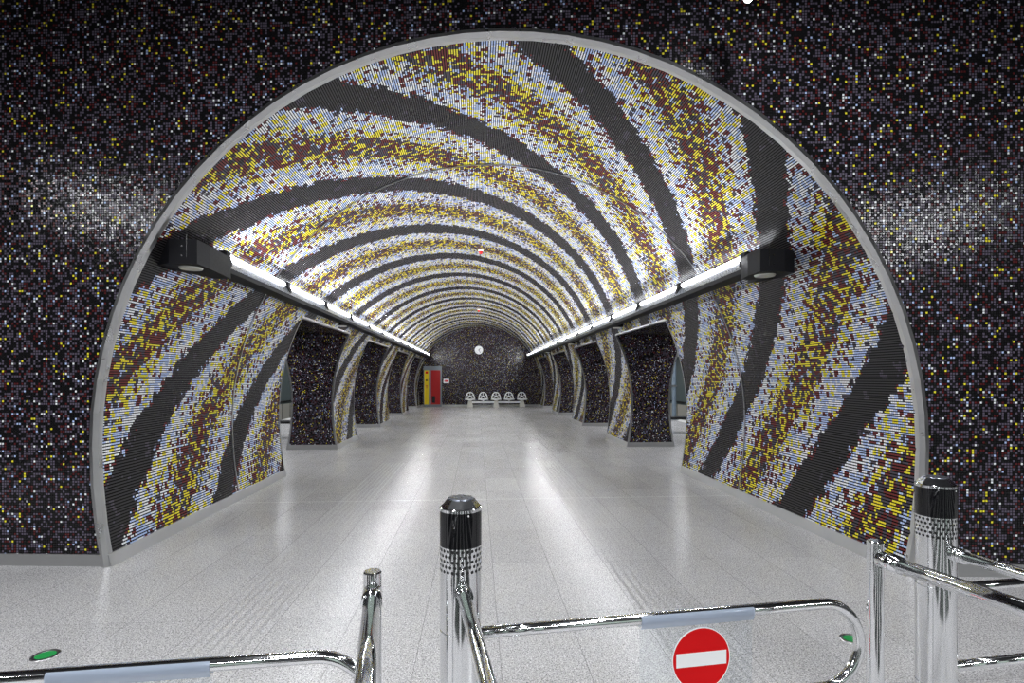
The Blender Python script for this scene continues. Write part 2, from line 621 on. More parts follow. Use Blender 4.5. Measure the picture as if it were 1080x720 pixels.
# ------------------------------------------------------------------ vault and lower walls
def lining(mb, th0, th1, n, ya, yb, off=0.0, mi=0):
    """ya may be None: the skewed front plane"""
    P, U = [], []
    for i in range(n + 1):
        th = th0 + (th1 - th0) * i / n
        dx, h = prof(th)
        x = XC + dx
        y0 = yfront(x) if ya is None else ya
        P.append([(x, y0, h), (x, yb, h)])
        U.append([(R * th + 20, y0), (R * th + 20, yb)])
    mb.grid(P, U, mi=mi, smooth=True)


OPEN = [(Y_SEG, 11.5), (13.4, 16.5), (18.4, 21.5), (23.4, 26.5)]
mb = MB()
lining(mb, -TH_H, TH_H, 72, None, Y_END)
DXH = R * math.sin(TH_H)
for s in (-1, 1):                              # dark soffits over the openings
    for a, b in OPEN:
        x0, x1 = XC + s * DXH, XC + s * (PDX - DXH)
        mb.face([(x0, a, HEAD), (x1, a, HEAD), (x1, b, HEAD), (x0, b, HEAD)], [(x0, a), (x1, a), (x1, b), (x0, b)], mi=1)
struct(mb.build('ceiling_vault', [M['vault'], M['dark']]))


def low_rows(n=14):
    return [TH_H + (TH_F - TH_H) * i / n for i in range(n + 1)]


def pier_faces(side, ya, yb):
    """lining face, end faces and platform face of a pier: list of (MB) by role"""
    rows = low_rows()
    face, near, far, back = MB(), MB(), MB(), MB()
    P, U, Q, V = [], [], [], []
    A, AU, B = [], [], []
    for th in rows:
        dx, h = prof(th)
        xi, xo = XC + side * dx, XC + side * (PDX - dx)
        y0 = yfront(xi) if ya is None else ya
        y1 = yfront(xo) + 0.05 if ya is None else ya
        P.append([(xi, y0, h), (xi, yb, h)])
        U.append([(side * R * th + 20, y0), (side * R * th + 20, yb)])
        Q.append([(xo, y1, h), (xo, yb, h)])
        A.append([(xi, y0, h), (xo, y1, h)])
        AU.append([(xi, h), (xo, h)])
        B.append([(xi, yb, h), (xo, yb, h)])
    face.grid(P, U, smooth=True)
    back.grid(Q, U, smooth=True)
    near.grid(A, AU, smooth=False)
    far.grid(B, AU, smooth=False)
    return face, near, far, back


def skirting(mb, side, ya, yb, end_near=True, end_far=True):
    t = 0.012
    for i in (0,):
        pts = []
        for h in (0.0, 0.1):
            xi = XC + side * (half_width(h) - t)
            xo = XC + side * (PDX - half_width(h) + t)
            pts.append((xi, xo, h))
        y0i = yfront(pts[0][0]) - 0.02 if ya is None else ya - t
        y0o = y0i if ya is not None else yfront(pts[0][1]) + 0.1
        y1 = yb + t
        (a0, b0, h0), (a1, b1, h1) = pts
        mb.face([(a0, y0i, h0), (a0, y1, h0), (a1, y1, h1), (a1, y0i, h1)])
        mb.face([(b0, y0o, h0), (b0, y1, h0), (b1, y1, h1), (b1, y0o, h1)])
        if end_near:
            mb.face([(a0, y0i, h0), (b0, y0o, h0), (b1, y0o, h1), (a1, y0i, h1)])
        if end_far:
            mb.face([(a0, y1, h0), (b0, y1, h0), (b1, y1, h1), (a1, y1, h1)])
        mb.face([(a1, y0i, h1), (a1, y1, h1), (b1, y1, h1), (b1, y0o, h1)])


def edge_strip(side, y, sgn, outer_edge):
    """slim steel angle along the curved edge of an end face; sgn = direction it stands proud in y"""
    mb = MB()
    w, t = 0.028, 0.008
    P = []
    for th in low_rows(18):
        dx, h = prof(th)
        if h < 0.1: h2 = max(h, 0.0)
        x = XC + side * ((PDX - dx) if outer_edge else dx)
        inw = side * (-w if outer_edge else w)
        pr = side * (t if outer_edge else -t)
        P.append([(x + pr, y - sgn * 0.02, h), (x + pr, y + sgn * t, h), (x + inw, y + sgn * t, h), (x + inw, y, h)])
    mb.grid(P, smooth=False)
    return mb


for side, nm in ((-1, 'left'), (1, 'right')):
    face, near, far, back = pier_faces(side, None, Y_SEG)
    w = MB()
    for k, part in enumerate((face, far, back)):
        b0 = len(w.v)
        w.v += part.v
        w.f += [tuple(b0 + q for q in f) for f in part.f]
        w.uv += part.uv
        w.mi += [1 if k == 1 else 0] * len(part.f)
        w.sm += part.sm
    struct(w.build('wall_' + nm, [M['vault'], M['dark']]))
    mb = MB(); skirting(mb, side, None, Y_SEG, end_near=False)
    struct(mb.build('baseboard_' + nm, M['skirt']))
    mb = edge_strip(side, Y_SEG, 1, False)
    struct(mb.build('trim_%d' % (2 if side < 0 else 3), M['steel']))
    mb = edge_strip(side, Y_SEG, 1, True)
    struct(mb.build('trim_%d' % (4 if side < 0 else 5), M['steel']))
    for k, (a, b) in enumerate(OPEN):          # steel angle on the lintel edge
        x = XC + side * DXH
        mb = MB()
        mb.box(min(x, x - side * 0.008), max(x, x - side * 0.008), a, b, HEAD - 0.006, HEAD + 0.05)
        mb.box(min(x, x + side * 0.06), max(x, x + side * 0.06), a, b, HEAD - 0.012, HEAD - 0.002)
        struct(mb.build('trim_%d' % (6 + k + (0 if side < 0 else 4)), M['steel']))

ORD = ['nearest', 'second', 'third', 'farthest']
for side, nm in ((-1, 'left'), (1, 'right')):
    for k, (a, b) in enumerate(PILLARS):
        if k < 3:
            lab = ('%s mosaic pillar on the %s side of the tunnel, black face towards us, counted from the barriers' % (ORD[k], nm))
        else:
            where = 'beside the red and yellow cabinet' if side < 0 else 'beyond the white bench'
            lab = 'dark mosaic half pillar against the end wall on the %s, %s' % (nm, where)
        root = thing('mosaic_pillar', lab, 'pillar', (XC + side * 3.3, (a + b) / 2, 0), group='mosaic pillars between hall and platforms')
        face, near, far, back = pier_faces(side, a, b)
        inv = Vector((XC + side * 3.3, (a + b) / 2, 0))

        def put(m_, name, mat):
            m_.v = [tuple(Vector(p) - inv) for p in m_.v]
            return m_.build(name, mat, root)
        put(face, 'spiral_mosaic_face', M['vault'])
        put(near, 'dark_mosaic_face', M['dark'])
        if k < 3:
            put(far, 'dark_mosaic_face', M['dark'])
        put(back, 'platform_face', M['vault'])
        sk = MB(); skirting(sk, side, a, b if k < 3 else b - 0.02, end_far=(k < 3))
        put(sk, 'baseboard', M['skirt'])
        for oe in (False, True):
            put(edge_strip(side, a, -1, oe), 'edge_trim', M['steel'])
            if k < 3:
                put(edge_strip(side, b, 1, oe), 'edge_trim', M['steel'])

# movement joint ring across vault and walls
mb = MB()
P = []
for i in range(97):
    th = -TH_F + 2 * TH_F * i / 96
    dx, h = prof(th)
    g = Vector((math.sin(th) / R, math.cos(th) / (R if math.cos(th) >= 0 else RL))).normalized()
    y = 6.69 - 0.047 * dx
    P.append([(XC + dx - g.x * o, y + e, max(0.0, h - g.y * o)) for o, e in ((0.0, -0.008), (0.01, -0.008), (0.01, 0.008), (0.0, 0.008))])
mb.grid(P, smooth=False)
struct(mb.build('trim_14', M['steel']))

# end wall
mb = MB()
for i in range(96):
    a, b = ths[i], ths[i + 1]
    (d0, h0), (d1, h1) = prof(a), prof(b)
    q = [(XC + d0, h0), (XC + d1, h1), (XC, 1.0)]
    mb.face([(x, Y_END, h) for x, h in q], [(x, h) for x, h in q])
q = [(XC - 3.08, 0), (XC, 1.0), (XC + 3.08, 0)]
mb.face([(x, Y_END, h) for x, h in q], [(x, h) for x, h in q])
struct(mb.build('wall_back', M['dark']))
mb = MB(); mb.box(XC - 3.05, XC + 3.05, Y_END - 0.015, Y_END, 0, 0.10)
struct(mb.build('baseboard_back', M['skirt']))

# ------------------------------------------------------------------ platforms at either side
for side, nm in ((-1, 'left'), (1, 'right')):
    pc = XC + side * PDX
    edge = 7.24 if side > 0 else -6.9
    wx = edge + side * 3.3
    mb = MB()
    P = []
    for i in range(33):
        th = -TH_H + (TH_H + 1.05) * i / 32
        P.append([(pc + side * R * math.sin(th), y, CH + R * math.cos(th)) for y in (yfront(pc) + 0.9, 46)])
    mb.grid(P, smooth=True)
    lx = P[-1][0]
    mb.face([P[-1][0], P[-1][1], (wx, 46, 2.62), (wx, lx[1], 2.62)])
    struct(mb.build('ceiling_platform_' + nm, M['plaster']))
    mb = MB()
    mb.box(min(wx, wx + side * 0.1), max(wx, wx + side * 0.1), 4.0, 46, 0.10, 2.66)
    k = 0
    struct(mb.build('wall_track_' + nm, M['panel']))
    mb = MB()
    mb.box(min(wx - side * 0.02, wx + side * 0.1), max(wx - side * 0.02, wx + side * 0.1), 4.0, 46, -1.1, 0.10)
    struct(mb.build('wall_plinth_' + nm, M['cream']))
    mb = MB()
    for k in range(35):                        # panel joints of the plinth and the black cable rail
        y = 5 + k * 1.2
        mb.box(min(wx - side * 0.035, wx - side * 0.02), max(wx - side * 0.035, wx - side * 0.02), y, y + 0.03, -1.1, 0.1)
    mb.tube([(wx - side * 0.08, 4.2, 0.24), (wx - side * 0.08, 46, 0.24)], 0.035, 10)
    struct(mb.build('trim_%d' % (15 if side < 0 else 16), M['black']))
    mb = MB()
    mb.box(min(edge, wx), max(edge, wx), 3.0, 46, -1.3, -1.1)
    struct(mb.build('floor_track_' + nm, M['trackbed']))
    mb = MB()
    e0 = edge - side * 0.32
    mb.box(min(e0, edge), max(e0, edge), 5.5, 46, 0.0, 0.006)
    struct(mb.build('trim_%d' % (17 if side < 0 else 18), M['edge']))
    mb = MB(); mb.box(min(XC + side * 2.9, wx), max(XC + side * 2.9, wx), 46, 46.1, -1.2, 4.4)
    struct(mb.build('wall_platform_end_' + nm, M['hall']))
    # bench on the platform
    bx, by = (5.35, 14.6) if side > 0 else (-5.05, 13.9)
    t = thing('platform_bench', 'low black bench on the %s platform, seen through the gap beside the nearest pillar' % nm, 'bench', (bx, by, 0), group='black benches on the platforms')
    m1 = MB(); m1.box(-0.9, 0.9, -0.22, 0.22, 0.36, 0.42, bev=0.04); m1.build('seat', M['black'], t)
    for lx_ in (-0.65, 0.65):
        m2 = MB(); m2.box(lx_ - 0.03, lx_ + 0.03, -0.18, 0.18, 0.0, 0.36); m2.build('leg', M['black'], t)
    for lx_ in (-0.85, 0.85):
        m3 = MB()
        m3.tube([(lx_, -0.2, 0.42), (lx_, -0.2, 0.54), (lx_, -0.16, 0.58), (lx_, 0.16, 0.58), (lx_, 0.2, 0.54), (lx_, 0.2, 0.42)], 0.018, 10)
        m3.build('armrest', M['black'], t)

p = px2w(711, 18.9)
t = thing('platform_post', 'slim blue-grey metal post on the right platform, seen through the gap beside the nearest pillar', 'post', (p.x, p.y, 0))
m1 = MB(); m1.lathe([(0.0, 2.3), (0.075, 2.3), (0.075, 0.0)], 16); m1.build('shaft', M['bluegrey'], t)
m1 = MB(); m1.lathe([(0.0, 0.03), (0.14, 0.03), (0.14, 0.0)], 20); m1.build('base_plate', M['steel'], t)
m1 = MB(); m1.box(-0.09, 0.09, -0.09, 0.09, 1.18, 1.24, bev=0.03); m1.build('collar', M['steel'], t)

# ------------------------------------------------------------------ light strips
def light_strip(side, xs, y0, nm, label):
    root = thing('light_strip', label, 'lamp', (xs, y0, 2.49))
    z = -2.49
    sx = -side                                 # inward direction
    X = lambda v: v * side                     # v grows outwards from the inner edge

    def bx(mb, a, b, ya, yb, h0, h1, bev=0.0):
        mb.box(min(X(a), X(b)), max(X(a), X(b)), ya, yb, h0 + z, h1 + z, bev=bev)
    L = 27.55 - y0
    m_ = MB(); bx(m_, 0.0, 0.17, 0, L, 2.49, 2.535); bx(m_, 0.15, 0.17, 0, L, 2.535, 2.695)
    m_.build('housing', M['housing'], root)
    m_ = MB()
    pl = [(0.0, 2.535), (0.004, 2.535), (0.045, 2.612), (0.15, 2.60), (0.15, 2.606), (0.043, 2.618)]
    for i in range(len(pl)):
        (a, h0), (b, h1) = pl[i], pl[(i + 1) % len(pl)]
        m_.face([(X(a), 0, h0 + z), (X(b), 0, h1 + z), (X(b), L, h1 + z), (X(a), L, h0 + z)])
    m_.build('reflector', M['tray'], root)
    n = 13
    pitch = L / n
    for k in range(n):
        ya = 0.09 + k * pitch
        yb = (k + 1) * pitch - 0.09
        tb = MB(); tb.tube([(X(0.06), ya, 2.655 + z), (X(0.06), ya + 0.03, 2.655 + z), (X(0.06), yb - 0.03, 2.655 + z), (X(0.06), yb, 2.655 + z)], [0.02, 0.03, 0.03, 0.02], 14)
        t_ = tb.build('fluorescent_tube', M['tubeglow'], root)
    for k in range(n + 1):
        yc = min(max(k * pitch, 0.045), L - 0.045)
        hb = MB(); bx(hb, 0.015, 0.19, yc - 0.055, yc + 0.055, 2.53, 2.625, bev=0.015); bx(hb, 0.03, 0.09, yc - 0.05, yc + 0.05, 2.62, 2.70, bev=0.012)
        hb.build('tube_holder', M['housing'], root)
        br = MB(); bx(br, 0.09, 0.20, yc - 0.04, yc + 0.04, 2.63, 2.70, bev=0.01)
        br.build('wall_bracket', M['housing'], root)
    # black end box bending out to the wall
    yo = 4.60 - y0
    eb = MB()
    wall = 0.32
    pl = [(-0.035, yo), (0.19, yo), (wall, yo + 0.07), (wall, yo + 0.30), (0.17, yo + 0.62), (0.17, 0.02), (0.0, 0.02), (-0.035, yo + 0.22)]
    pts = [(X(a), b) for a, b in pl]
    if side < 0:
        pts.reverse()
    eb.prism(pts, 2.435 + z, 2.635 + z)
    e = eb.build('end_box', M['housing'], root)
    seam = MB(); bx(seam, 0.045, 0.05, yo - 0.003, yo, 2.49, 2.68)
    for hz in (2.50, 2.58):
        seam.lathe([(0.007, 0.0), (0.007, 0.004), (0, 0.004)], 10, M=Matrix.Translation((X(0.085), yo, hz + z)) @ Matrix.Rotation(PI / 2, 4, 'X'))
    seam.build('screws', M['black'], e)
    dl = MB(); dl.lathe([(0.0, -0.014), (0.085, -0.014), (0.092, -0.002), (0.092, 0.006)], 28, (X(0.10), yo + 0.17, 2.435 + z))
    dl.build('downlight', M['lens'], root)
    for yy in (10.55, 15.75, 20.95):
        y = yy - y0
        b2 = MB()
        pl = [(0.16, y - 0.22), (0.34, y - 0.14), (0.34, y + 0.14), (0.16, y + 0.22)]
        pts = [(X(a), c) for a, c in pl]
        if side < 0:
            pts.reverse()
        b2.prism(pts, 2.49 + z, 2.56 + z)
        b_ = b2.build('bracket_arm', M['housing'], root)
        dl = MB(); dl.lathe([(0.0, -0.014), (0.075, -0.014), (0.082, -0.002), (0.082, 0.004)], 20, (X(0.245), y, 2.49 + z))
        dl.build('downlight', M['lens'], root)
    # the light the strip throws across the tunnel
    l = bpy.data.lights.new('strip_light', 'AREA')
    l.shape = 'RECTANGLE'
    l.size, l.size_y = L - 1.8, 0.05
    l.energy = STRIP_W
    l.color = (0.95, 0.97, 1.0)
    o = bpy.data.objects.new('strip_light', l)
    COL.objects.link(o)
    o.parent = root
    o.location = (X(0.024), L / 2 - 0.85, 2.665 + z)
    dr = Vector((sx * 1.0, 0, 0.25)).normalized()
    xa = Vector((0, 1, 0))
    za = -dr
    ya_ = za.cross(xa)
    o.matrix_local = Matrix.Translation(o.location) @ Matrix((xa, ya_, za)).transposed().to_4x4()
    return root


STRIP_W = 440
light_strip(-1, -2.33, 5.27, 'left', 'long black fluorescent light strip along the left side of the vault')
light_strip(1, 2.52, 5.00, 'right', 'long black fluorescent light strip along the right side of the vault')

# ------------------------------------------------------------------ end wall furniture
yw = Y_END
p = px2w(456.6, 27.9)
cab = thing('emergency_cabinet', 'grey framed wall cabinet with a yellow strip and a red door, on the end wall', 'cabinet', (p.x, yw, 0))
m_ = MB()
W2, Hc, D = 0.465, 2.08, 0.10
for a, b, c, d in ((-W2, W2, 0, 0.12), (-W2, W2, 1.87, Hc), (-W2, -W2 + 0.045, 0.12, 1.87), (-0.185, -0.085, 0.12, 1.87), (W2 - 0.075, W2, 0.12, 1.87)):
    m_.box(a, b, -D, 0, c, d)
m_.box(-W2, W2, -0.04, 0, 0.1, 1.9)
m_.build('frame', M['cabgrey'], cab)
m_ = MB(); m_.box(-W2 + 0.045, -0.185, -0.085, -0.03, 0.12, 1.87); yp = m_.build('yellow_panel', M['cabyellow'], cab)
xm = (-W2 + 0.045 - 0.185) / 2
m_ = MB(); m_.prism([(xm - 0.05, 1.70), (xm + 0.05, 1.70), (xm + 0.07, 1.76), (xm, 1.83), (xm - 0.07, 1.76)], 0.085, 0.09, M=Matrix.Rotation(PI / 2, 4, 'X'))
m_.build('red_symbol', M['red'], yp)
m_ = MB(); m_.box(xm - 0.045, xm + 0.045, -0.09, -0.085, 1.31, 1.41); m_.build('dark_symbol', M['black'], yp)
m_ = MB(); m_.box(xm - 0.06, xm + 0.05, -0.09, -0.085, 1.06, 1.11); m_.box(xm - 0.02, xm + 0.03, -0.09, -0.085, 0.95, 1.06); m_.build('orange_symbol', M['orange'], yp)
m_ = MB(); m_.box(-0.085, W2 - 0.075, -0.09, -0.03, 0.12, 1.87); rd = m_.build('red_door', M['cabred'], cab)
m_ = MB(); m_.box(-0.04, 0.13, -0.10, -0.09, 0.20, 0.55, bev=0.004); m_.build('dark_hatch', M['black'], rd)

p = px2w(470.8, 27.9)
sg = thing('hose_sign', 'small white sign with red arrow on the end wall beside the cabinet', 'sign', (p.x, yw, 1.32))
m_ = MB(); m_.box(-0.145, 0.145, -0.012, 0, -0.11, 0.11); m_.build('plate', M['signwhite'], sg)
m_ = MB()
RX = Matrix.Rotation(PI / 2, 4, 'X')
m_.prism([(-0.11, -0.02), (0.03, -0.02), (0.03, -0.07), (0.12, 0.0), (0.03, 0.07), (0.03, 0.02), (-0.11, 0.02)], 0.0125, 0.016, M=RX)
m_.box(-0.06, 0.0, -0.016, -0.0125, -0.06, 0.06)
m_.build('arrow', M['red'], sg)

p = px2w(505, 27.9)
ck = thing('wall_clock', 'round white wall clock high on the dark end wall', 'clock', (p.x, yw, 1.5 + 29 * 27.9 / FPX))
m_ = MB(); m_.lathe([(0, 0.0), (0.215, 0.0), (0.215, 0.07), (0.195, 0.085), (0.19, 0.075)], 40, M=RX); m_.build('case', M['seat'], ck)
m_ = MB(); m_.lathe([(0.192, 0.074), (0.0, 0.075)], 40, M=RX); m_.build('dial', M['signwhite'], ck)
for nm_, ang, ln, wd in (('hour_hand', math.radians(40), 0.105, 0.016), ('minute_hand', math.radians(150), 0.15, 0.012)):
    m_ = MB(); m_.box(-wd, wd, -0.03, ln, 0.077, 0.081)
    RM = RX @ Matrix.Rotation(-ang, 4, 'Z')
    m_.v = [tuple(RM @ Vector(v)) for v in m_.v]
    m_.build(nm_, M['black'], ck)
for k in range(12):
    RM = RX @ Matrix.Rotation(2 * PI * k / 12, 4, 'Z')
    m_ = MB(); m_.box(-0.006, 0.006, 0.155, 0.18, 0.076, 0.079, M=RM)
    m_.build('hour_mark', M['black'], ck)

# bench of five white seats
p0, p1 = px2w(495.8, 27.5), px2w(550.6, 27.5)
cx = (p0.x + p1.x) / 2
bn = thing('seat_bench', 'row of five white openwork seats on one white beam, against the end wall', 'bench', (cx, 27.45, 0))
half = (p1.x - p0.x) / 2
m_ = MB(); m_.box(-half + 0.05, half - 0.05, -0.05, 0.05, 0.20, 0.30, bev=0.012); m_.build('beam', M['seat'], bn)
for xx in (-half, 0.0, half):
    m_ = MB()
    for (zb, zt, wb, wt) in ((0, 0.33, 0.15, 0.085),):
        P = [(-wb, -0.25), (wb, -0.25), (wb, 0.25), (-wb, 0.25)]
        Q = [(-wt, -0.10), (wt, -0.10), (wt, 0.10), (-wt, 0.10)]
        V = [(xx + a, b, zb) for a, b in P] + [(xx + a, b, zt) for a, b in Q]
        for f in ((3, 2, 1, 0), (4, 5, 6, 7), (0, 1, 5, 4), (1, 2, 6, 5), (2, 3, 7, 6), (3, 0, 4, 7)):
            m_.face([V[i] for i in f])
    m_.build('foot', M['concrete'], bn)


def seat_parts(xx):
    # openwork shell: an outline tube with a hub and five spokes for the back, a slatted pan below
    s = MB()
    def bk(u, v):                             # u across, v up the back; leans backwards and cups a little
        return (xx + u * 0.86, 0.10 + 0.22 * v - 0.35 * u * u, 0.375 + v * 0.86)
    out = [(-0.23, 0.05), (-0.255, 0.14), (-0.20, 0.30), (-0.11, 0.405), (0, 0.43), (0.11, 0.405), (0.20, 0.30), (0.255, 0.14), (0.23, 0.05), (0.10, -0.01), (-0.10, -0.01)]
    loop = out + [out[0]]
    s.tube([bk(*q) for q in loop], 0.029, 8, cap=False)
    hub = (0.0, 0.19)
    for q in ((-0.21, 0.28), (0.21, 0.28), (0, 0.42), (-0.19, 0.04), (0.19, 0.04)):
        s.tube([bk(*hub), bk((hub[0] + q[0]) / 2, (hub[1] + q[1]) / 2), bk(*q)], 0.017, 8)
    s.tube([bk(-0.07, 0.19), bk(0.07, 0.19)], 0.028, 8)
    b_ = s.build('backrest', M['seat'], bn)
    s = MB()
    pan = [(-0.23, 0.10), (-0.25, -0.10), (-0.20, -0.29), (0, -0.33), (0.20, -0.29), (0.25, -0.10), (0.23, 0.10)]
    s.tube([(xx + a, b, 0.40) for a, b in pan + [pan[0]]], 0.026, 8, cap=False)
    for k in range(5):
        a = -0.16 + 0.08 * k
        s.tube([(xx + a, -0.28, 0.395), (xx + a, 0.10, 0.39)], 0.014, 8)
    s.tube([(xx, 0, 0.29), (xx, 0, 0.395)], 0.04, 10)
    s.build('seat', M['seat'], bn)


for k in range(5):
    seat_parts(-half + 2 * half * k / 4)

# small red sensors on the vault
for (px, py, lab) in ((507, 265, 'small red detector on the vault ceiling, the nearer of two'), (505, 327, 'small red detector on the vault ceiling, the farther of two near the end wall')):
    dxc, dz = (px - 540) / FPX, (398 - py) / FPX
    dirv = Vector((dxc * CP + SP, CP - dxc * SP, dz))
    t_ = (CH + R - 0.03 - EYE) / dz
    q = Vector((0, 0, EYE)) + dirv * t_
    zq = CH + math.sqrt(R * R - (q.x - XC) ** 2)
    t = thing('ceiling_detector', lab, 'detector', (q.x, q.y, zq), group='red detectors on the vault')
    m_ = MB(); m_.lathe([(0.0, -0.03), (0.05, -0.03), (0.055, 0.0)], 16); m_.build('base', M['signwhite'], t)
    m_ = MB(); m_.lathe([(0.0, -0.09), (0.03, -0.08), (0.042, -0.05), (0.042, -0.03)], 16); m_.build('red_cap', M['redlens'], t)

# ------------------------------------------------------------------ green floor discs
for px, zc, lab in ((48, 2.92, 'green glass disc light in the floor near the bottom left corner'), (899, 3.10, 'green glass disc light in the floor on the right, beside the barrier arm end')):
    w = px2w(px, zc)
    t = thing('floor_light', lab, 'light', (w.x, w.y, 0.0), group='green floor discs')
    m_ = MB(); m_.lathe([(0.066, 0.0), (0.064, 0.003), (0.048, 0.003), (0.047, 0.001)], 36); m_.build('steel_ring', M['steel'], t)
    m_ = MB(); m_.lathe([(0.048, 0.0015), (0.0, 0.002)], 36); m_.build('green_lens', M['green'], t)

# ------------------------------------------------------------------ ticket barriers
RB = 0.067


def arc(cx, cz, r, a0, a1, n):
    return [(cx + r * math.cos(a0 + (a1 - a0) * i / n), cz + r * math.sin(a0 + (a1 - a0) * i / n)) for i in range(n + 1)]


def gate_unit(hr):
    """bollard at the origin, arm along +x, handrail towards -y (turned by hr)"""
    root = thing('ticket_barrier', '', 'barrier')
    m_ = MB()
    m_.lathe([(0.085, 0.0), (0.085, 0.008), (RB, 0.008), (RB, 0.308), (RB - 0.003, 0.309), (RB - 0.003, 0.313), (RB, 0.314),
              (RB, 0.690), (RB - 0.003, 0.691), (RB - 0.003, 0.695), (RB, 0.696), (RB, 0.880)], 56)
    m_.build('bollard', M['chrome'], root)
    m_ = MB(); m_.lathe([(RB, 0.880), (RB, 0.963)], 56); m_.build('perforated_sleeve', M['perf'], root)
    m_ = MB(); m_.lathe([(RB + 0.0006, 0.963), (RB + 0.0006, 1.074)], 56); m_.build('black_band', M['gloss'], root)
    m_ = MB(); m_.lathe([(RB + 0.001, 1.074), (RB + 0.001, 1.083), (RB - 0.003, 1.086)], 56)
    m_.lathe([(RB - 0.003, 1.086), (0.043, 1.110)], 8, smooth=False)
    cp = m_.build('cap', M['chrome'], root)
    m_ = MB(); m_.lathe([(0.043, 1.109), (0.041, 1.112), (0.0, 1.114)], 24); m_.build('cap_disc', M['tray'], cp)
    m_ = MB(); m_.lathe([(0.0035, 0.0), (0.0, 0.002)], 10, M=Matrix.Translation((0.018, -RB * 0.965, 1.066)) @ RX)
    m_.build('indicator_light', M['signwhite'], root)
    # arm: one bent tube
    HU, HL, L, rt = 0.668, 0.360, 1.485, 0.0195
    rr = (HU - HL) / 2
    path = [(RB - 0.01, HU)] + [(0.3 + 0.25 * k, HU) for k in range(4)] + arc(L - rr, (HU + HL) / 2, rr, PI / 2, -PI / 2, 20) + [(0.9, HL), (0.5, HL), (RB - 0.01, HL)]
    m_ = MB(); m_.tube([(x, 0, z) for x, z in path], rt, 20); ar = m_.build('arm', M['chrome'], root)
    # clear sheet hung from the upper rail
    m_ = MB()
    sec = [(0.0215 * math.sin(a), HU + 0.0215 * math.cos(a)) for a in [0.22 * PI + 0.28 * PI * k / 4 for k in range(0, 5)]]
    x0, x1 = 0.615, 1.04
    fr = [(-a, b) for a, b in sec] + [(-0.021, HU - 0.008), (-0.012, HU - 0.030)]
    m_.grid([[(x0, a, b), (x1, a, b)] for a, b in fr], smooth=True)
    bk = [(a, b) for a, b in sec] + [(0.021, HU - 0.008), (0.012, HU - 0.030)]
    m_.grid([[(x0, a, b), (x1, a, b)] for a, b in bk], smooth=True)
    m_.build('panel_clip', M['clip'], ar)
    m_ = MB(); m_.box(x0, x1, -0.004, 0.001, HL + 0.012, HU - 0.03); m_.build('clear_panel', M['clear'], ar)
    xc_, zc_ = 0.842, 0.515
    m_ = MB(); m_.lathe([(0.107, 0.0045), (0.107, 0.0075), (0.0, 0.0076)], 48, M=Matrix.Translation((xc_, 0, zc_)) @ RX)
    sg_ = m_.build('no_entry_sign', M['red'], ar)
    m_ = MB(); m_.box(xc_ - 0.095, xc_ + 0.095, -0.0085, -0.0077, zc_ - 0.024, zc_ + 0.024); m_.build('white_bar', M['signwhite'], sg_)
    m_ = MB(); m_.lathe([(0.107, 0.0075), (0.110, 0.0075), (0.110, 0.0045)], 48, M=Matrix.Translation((xc_, 0, zc_)) @ RX); m_.build('white_rim', M['signwhite'], sg_)
    # handrail
    d = Vector((math.sin(hr), -math.cos(hr), 0))
    hz = 0.83
    pts = [d * (RB - 0.012), d * 0.4, d * 0.9, d * 1.40]
    pts = [Vector((q.x, q.y, hz)) for q in pts]
    for k in range(1, 9):
        a = PI / 2 * k / 8
        q = d * (1.40 + 0.12 * math.sin(a))
        pts.append(Vector((q.x, q.y, hz - 0.12 * (1 - math.cos(a)))))
    q = d * 1.52
    pts.append(Vector((q.x, q.y, 0.0)))
    m_ = MB(); m_.tube(pts, 0.0205, 20); h_ = m_.build('handrail', M['chrome'], root)
    m_ = MB()
    a, b = d * (RB - 0.008), d * (RB + 0.045)
    m_.tube([(a.x, a.y, hz), (b.x, b.y, hz)], 0.0265, 24)
    for k in range(3):
        c0, c1 = d * (RB + 0.008 + 0.013 * k), d * (RB + 0.014 + 0.013 * k)
        m_.tube([(c0.x, c0.y, hz), (c1.x, c1.y, hz)], 0.0282, 24)
    m_.build('collar', M['chrome'], h_)
    return root


g1 = gate_unit(math.radians(1.0))
w = cam2w(-0.166, 1.75)
g1.location = w
g1.rotation_euler[2] = math.radians(10.3) - PSI
g1['label'] = 'chrome ticket barrier with black-banded bollard and red no-entry disc on its arm, in the middle'
g1['group'] = 'chrome ticket barriers'
g0 = copy_tree(g1)
g0.location = cam2w(-1.90, 1.42)
g0.rotation_euler[2] = math.radians(8.2) - PSI
g0['label'] = 'chrome barrier arm with a clear clip reaching in from the bottom left edge'
g2 = gate_unit(math.radians(5.5))
g2.location = cam2w(1.662, 2.12)
g2.rotation_euler[2] = math.radians(10.3) - PSI
g2['label'] = 'chrome ticket barrier with black-banded bollard near the right edge, in front of the dark wall'
g2['group'] = 'chrome ticket barriers'


def rail_post(loc, ang, label):
    root = thing('rail_post', label, 'railing', loc, 0, 'chrome posts with handrails')
    m_ = MB(); m_.lathe([(0.045, 0.0), (0.045, 0.006), (0.024, 0.006), (0.024, 0.978), (0.021, 0.982), (0.0, 0.982)], 28); m_.build('post', M['chrome'], root)
    d = Vector((math.sin(ang), -math.cos(ang), 0))
    hz = 0.928
    pts = [Vector((*(d * k).xy, hz)) for k in (0.012, 0.4, 0.8, 1.3)]
    for k in range(1, 9):
        a = PI / 2 * k / 8
        q = d * (1.3 + 0.12 * math.sin(a))
        pts.append(Vector((q.x, q.y, hz - 0.12 * (1 - math.cos(a)))))
    q = d * 1.42
    pts.append(Vector((q.x, q.y, 0.0)))
    m_ = MB(); m_.tube(pts, 0.0215, 20); h_ = m_.build('handrail', M['chrome'], root)
    m_ = MB()
    a, b = d * 0.018, d * 0.085
    m_.tube([(a.x, a.y, hz), (b.x, b.y, hz)], 0.0265, 22)
    m_.build('collar', M['chrome'], h_)
    return root


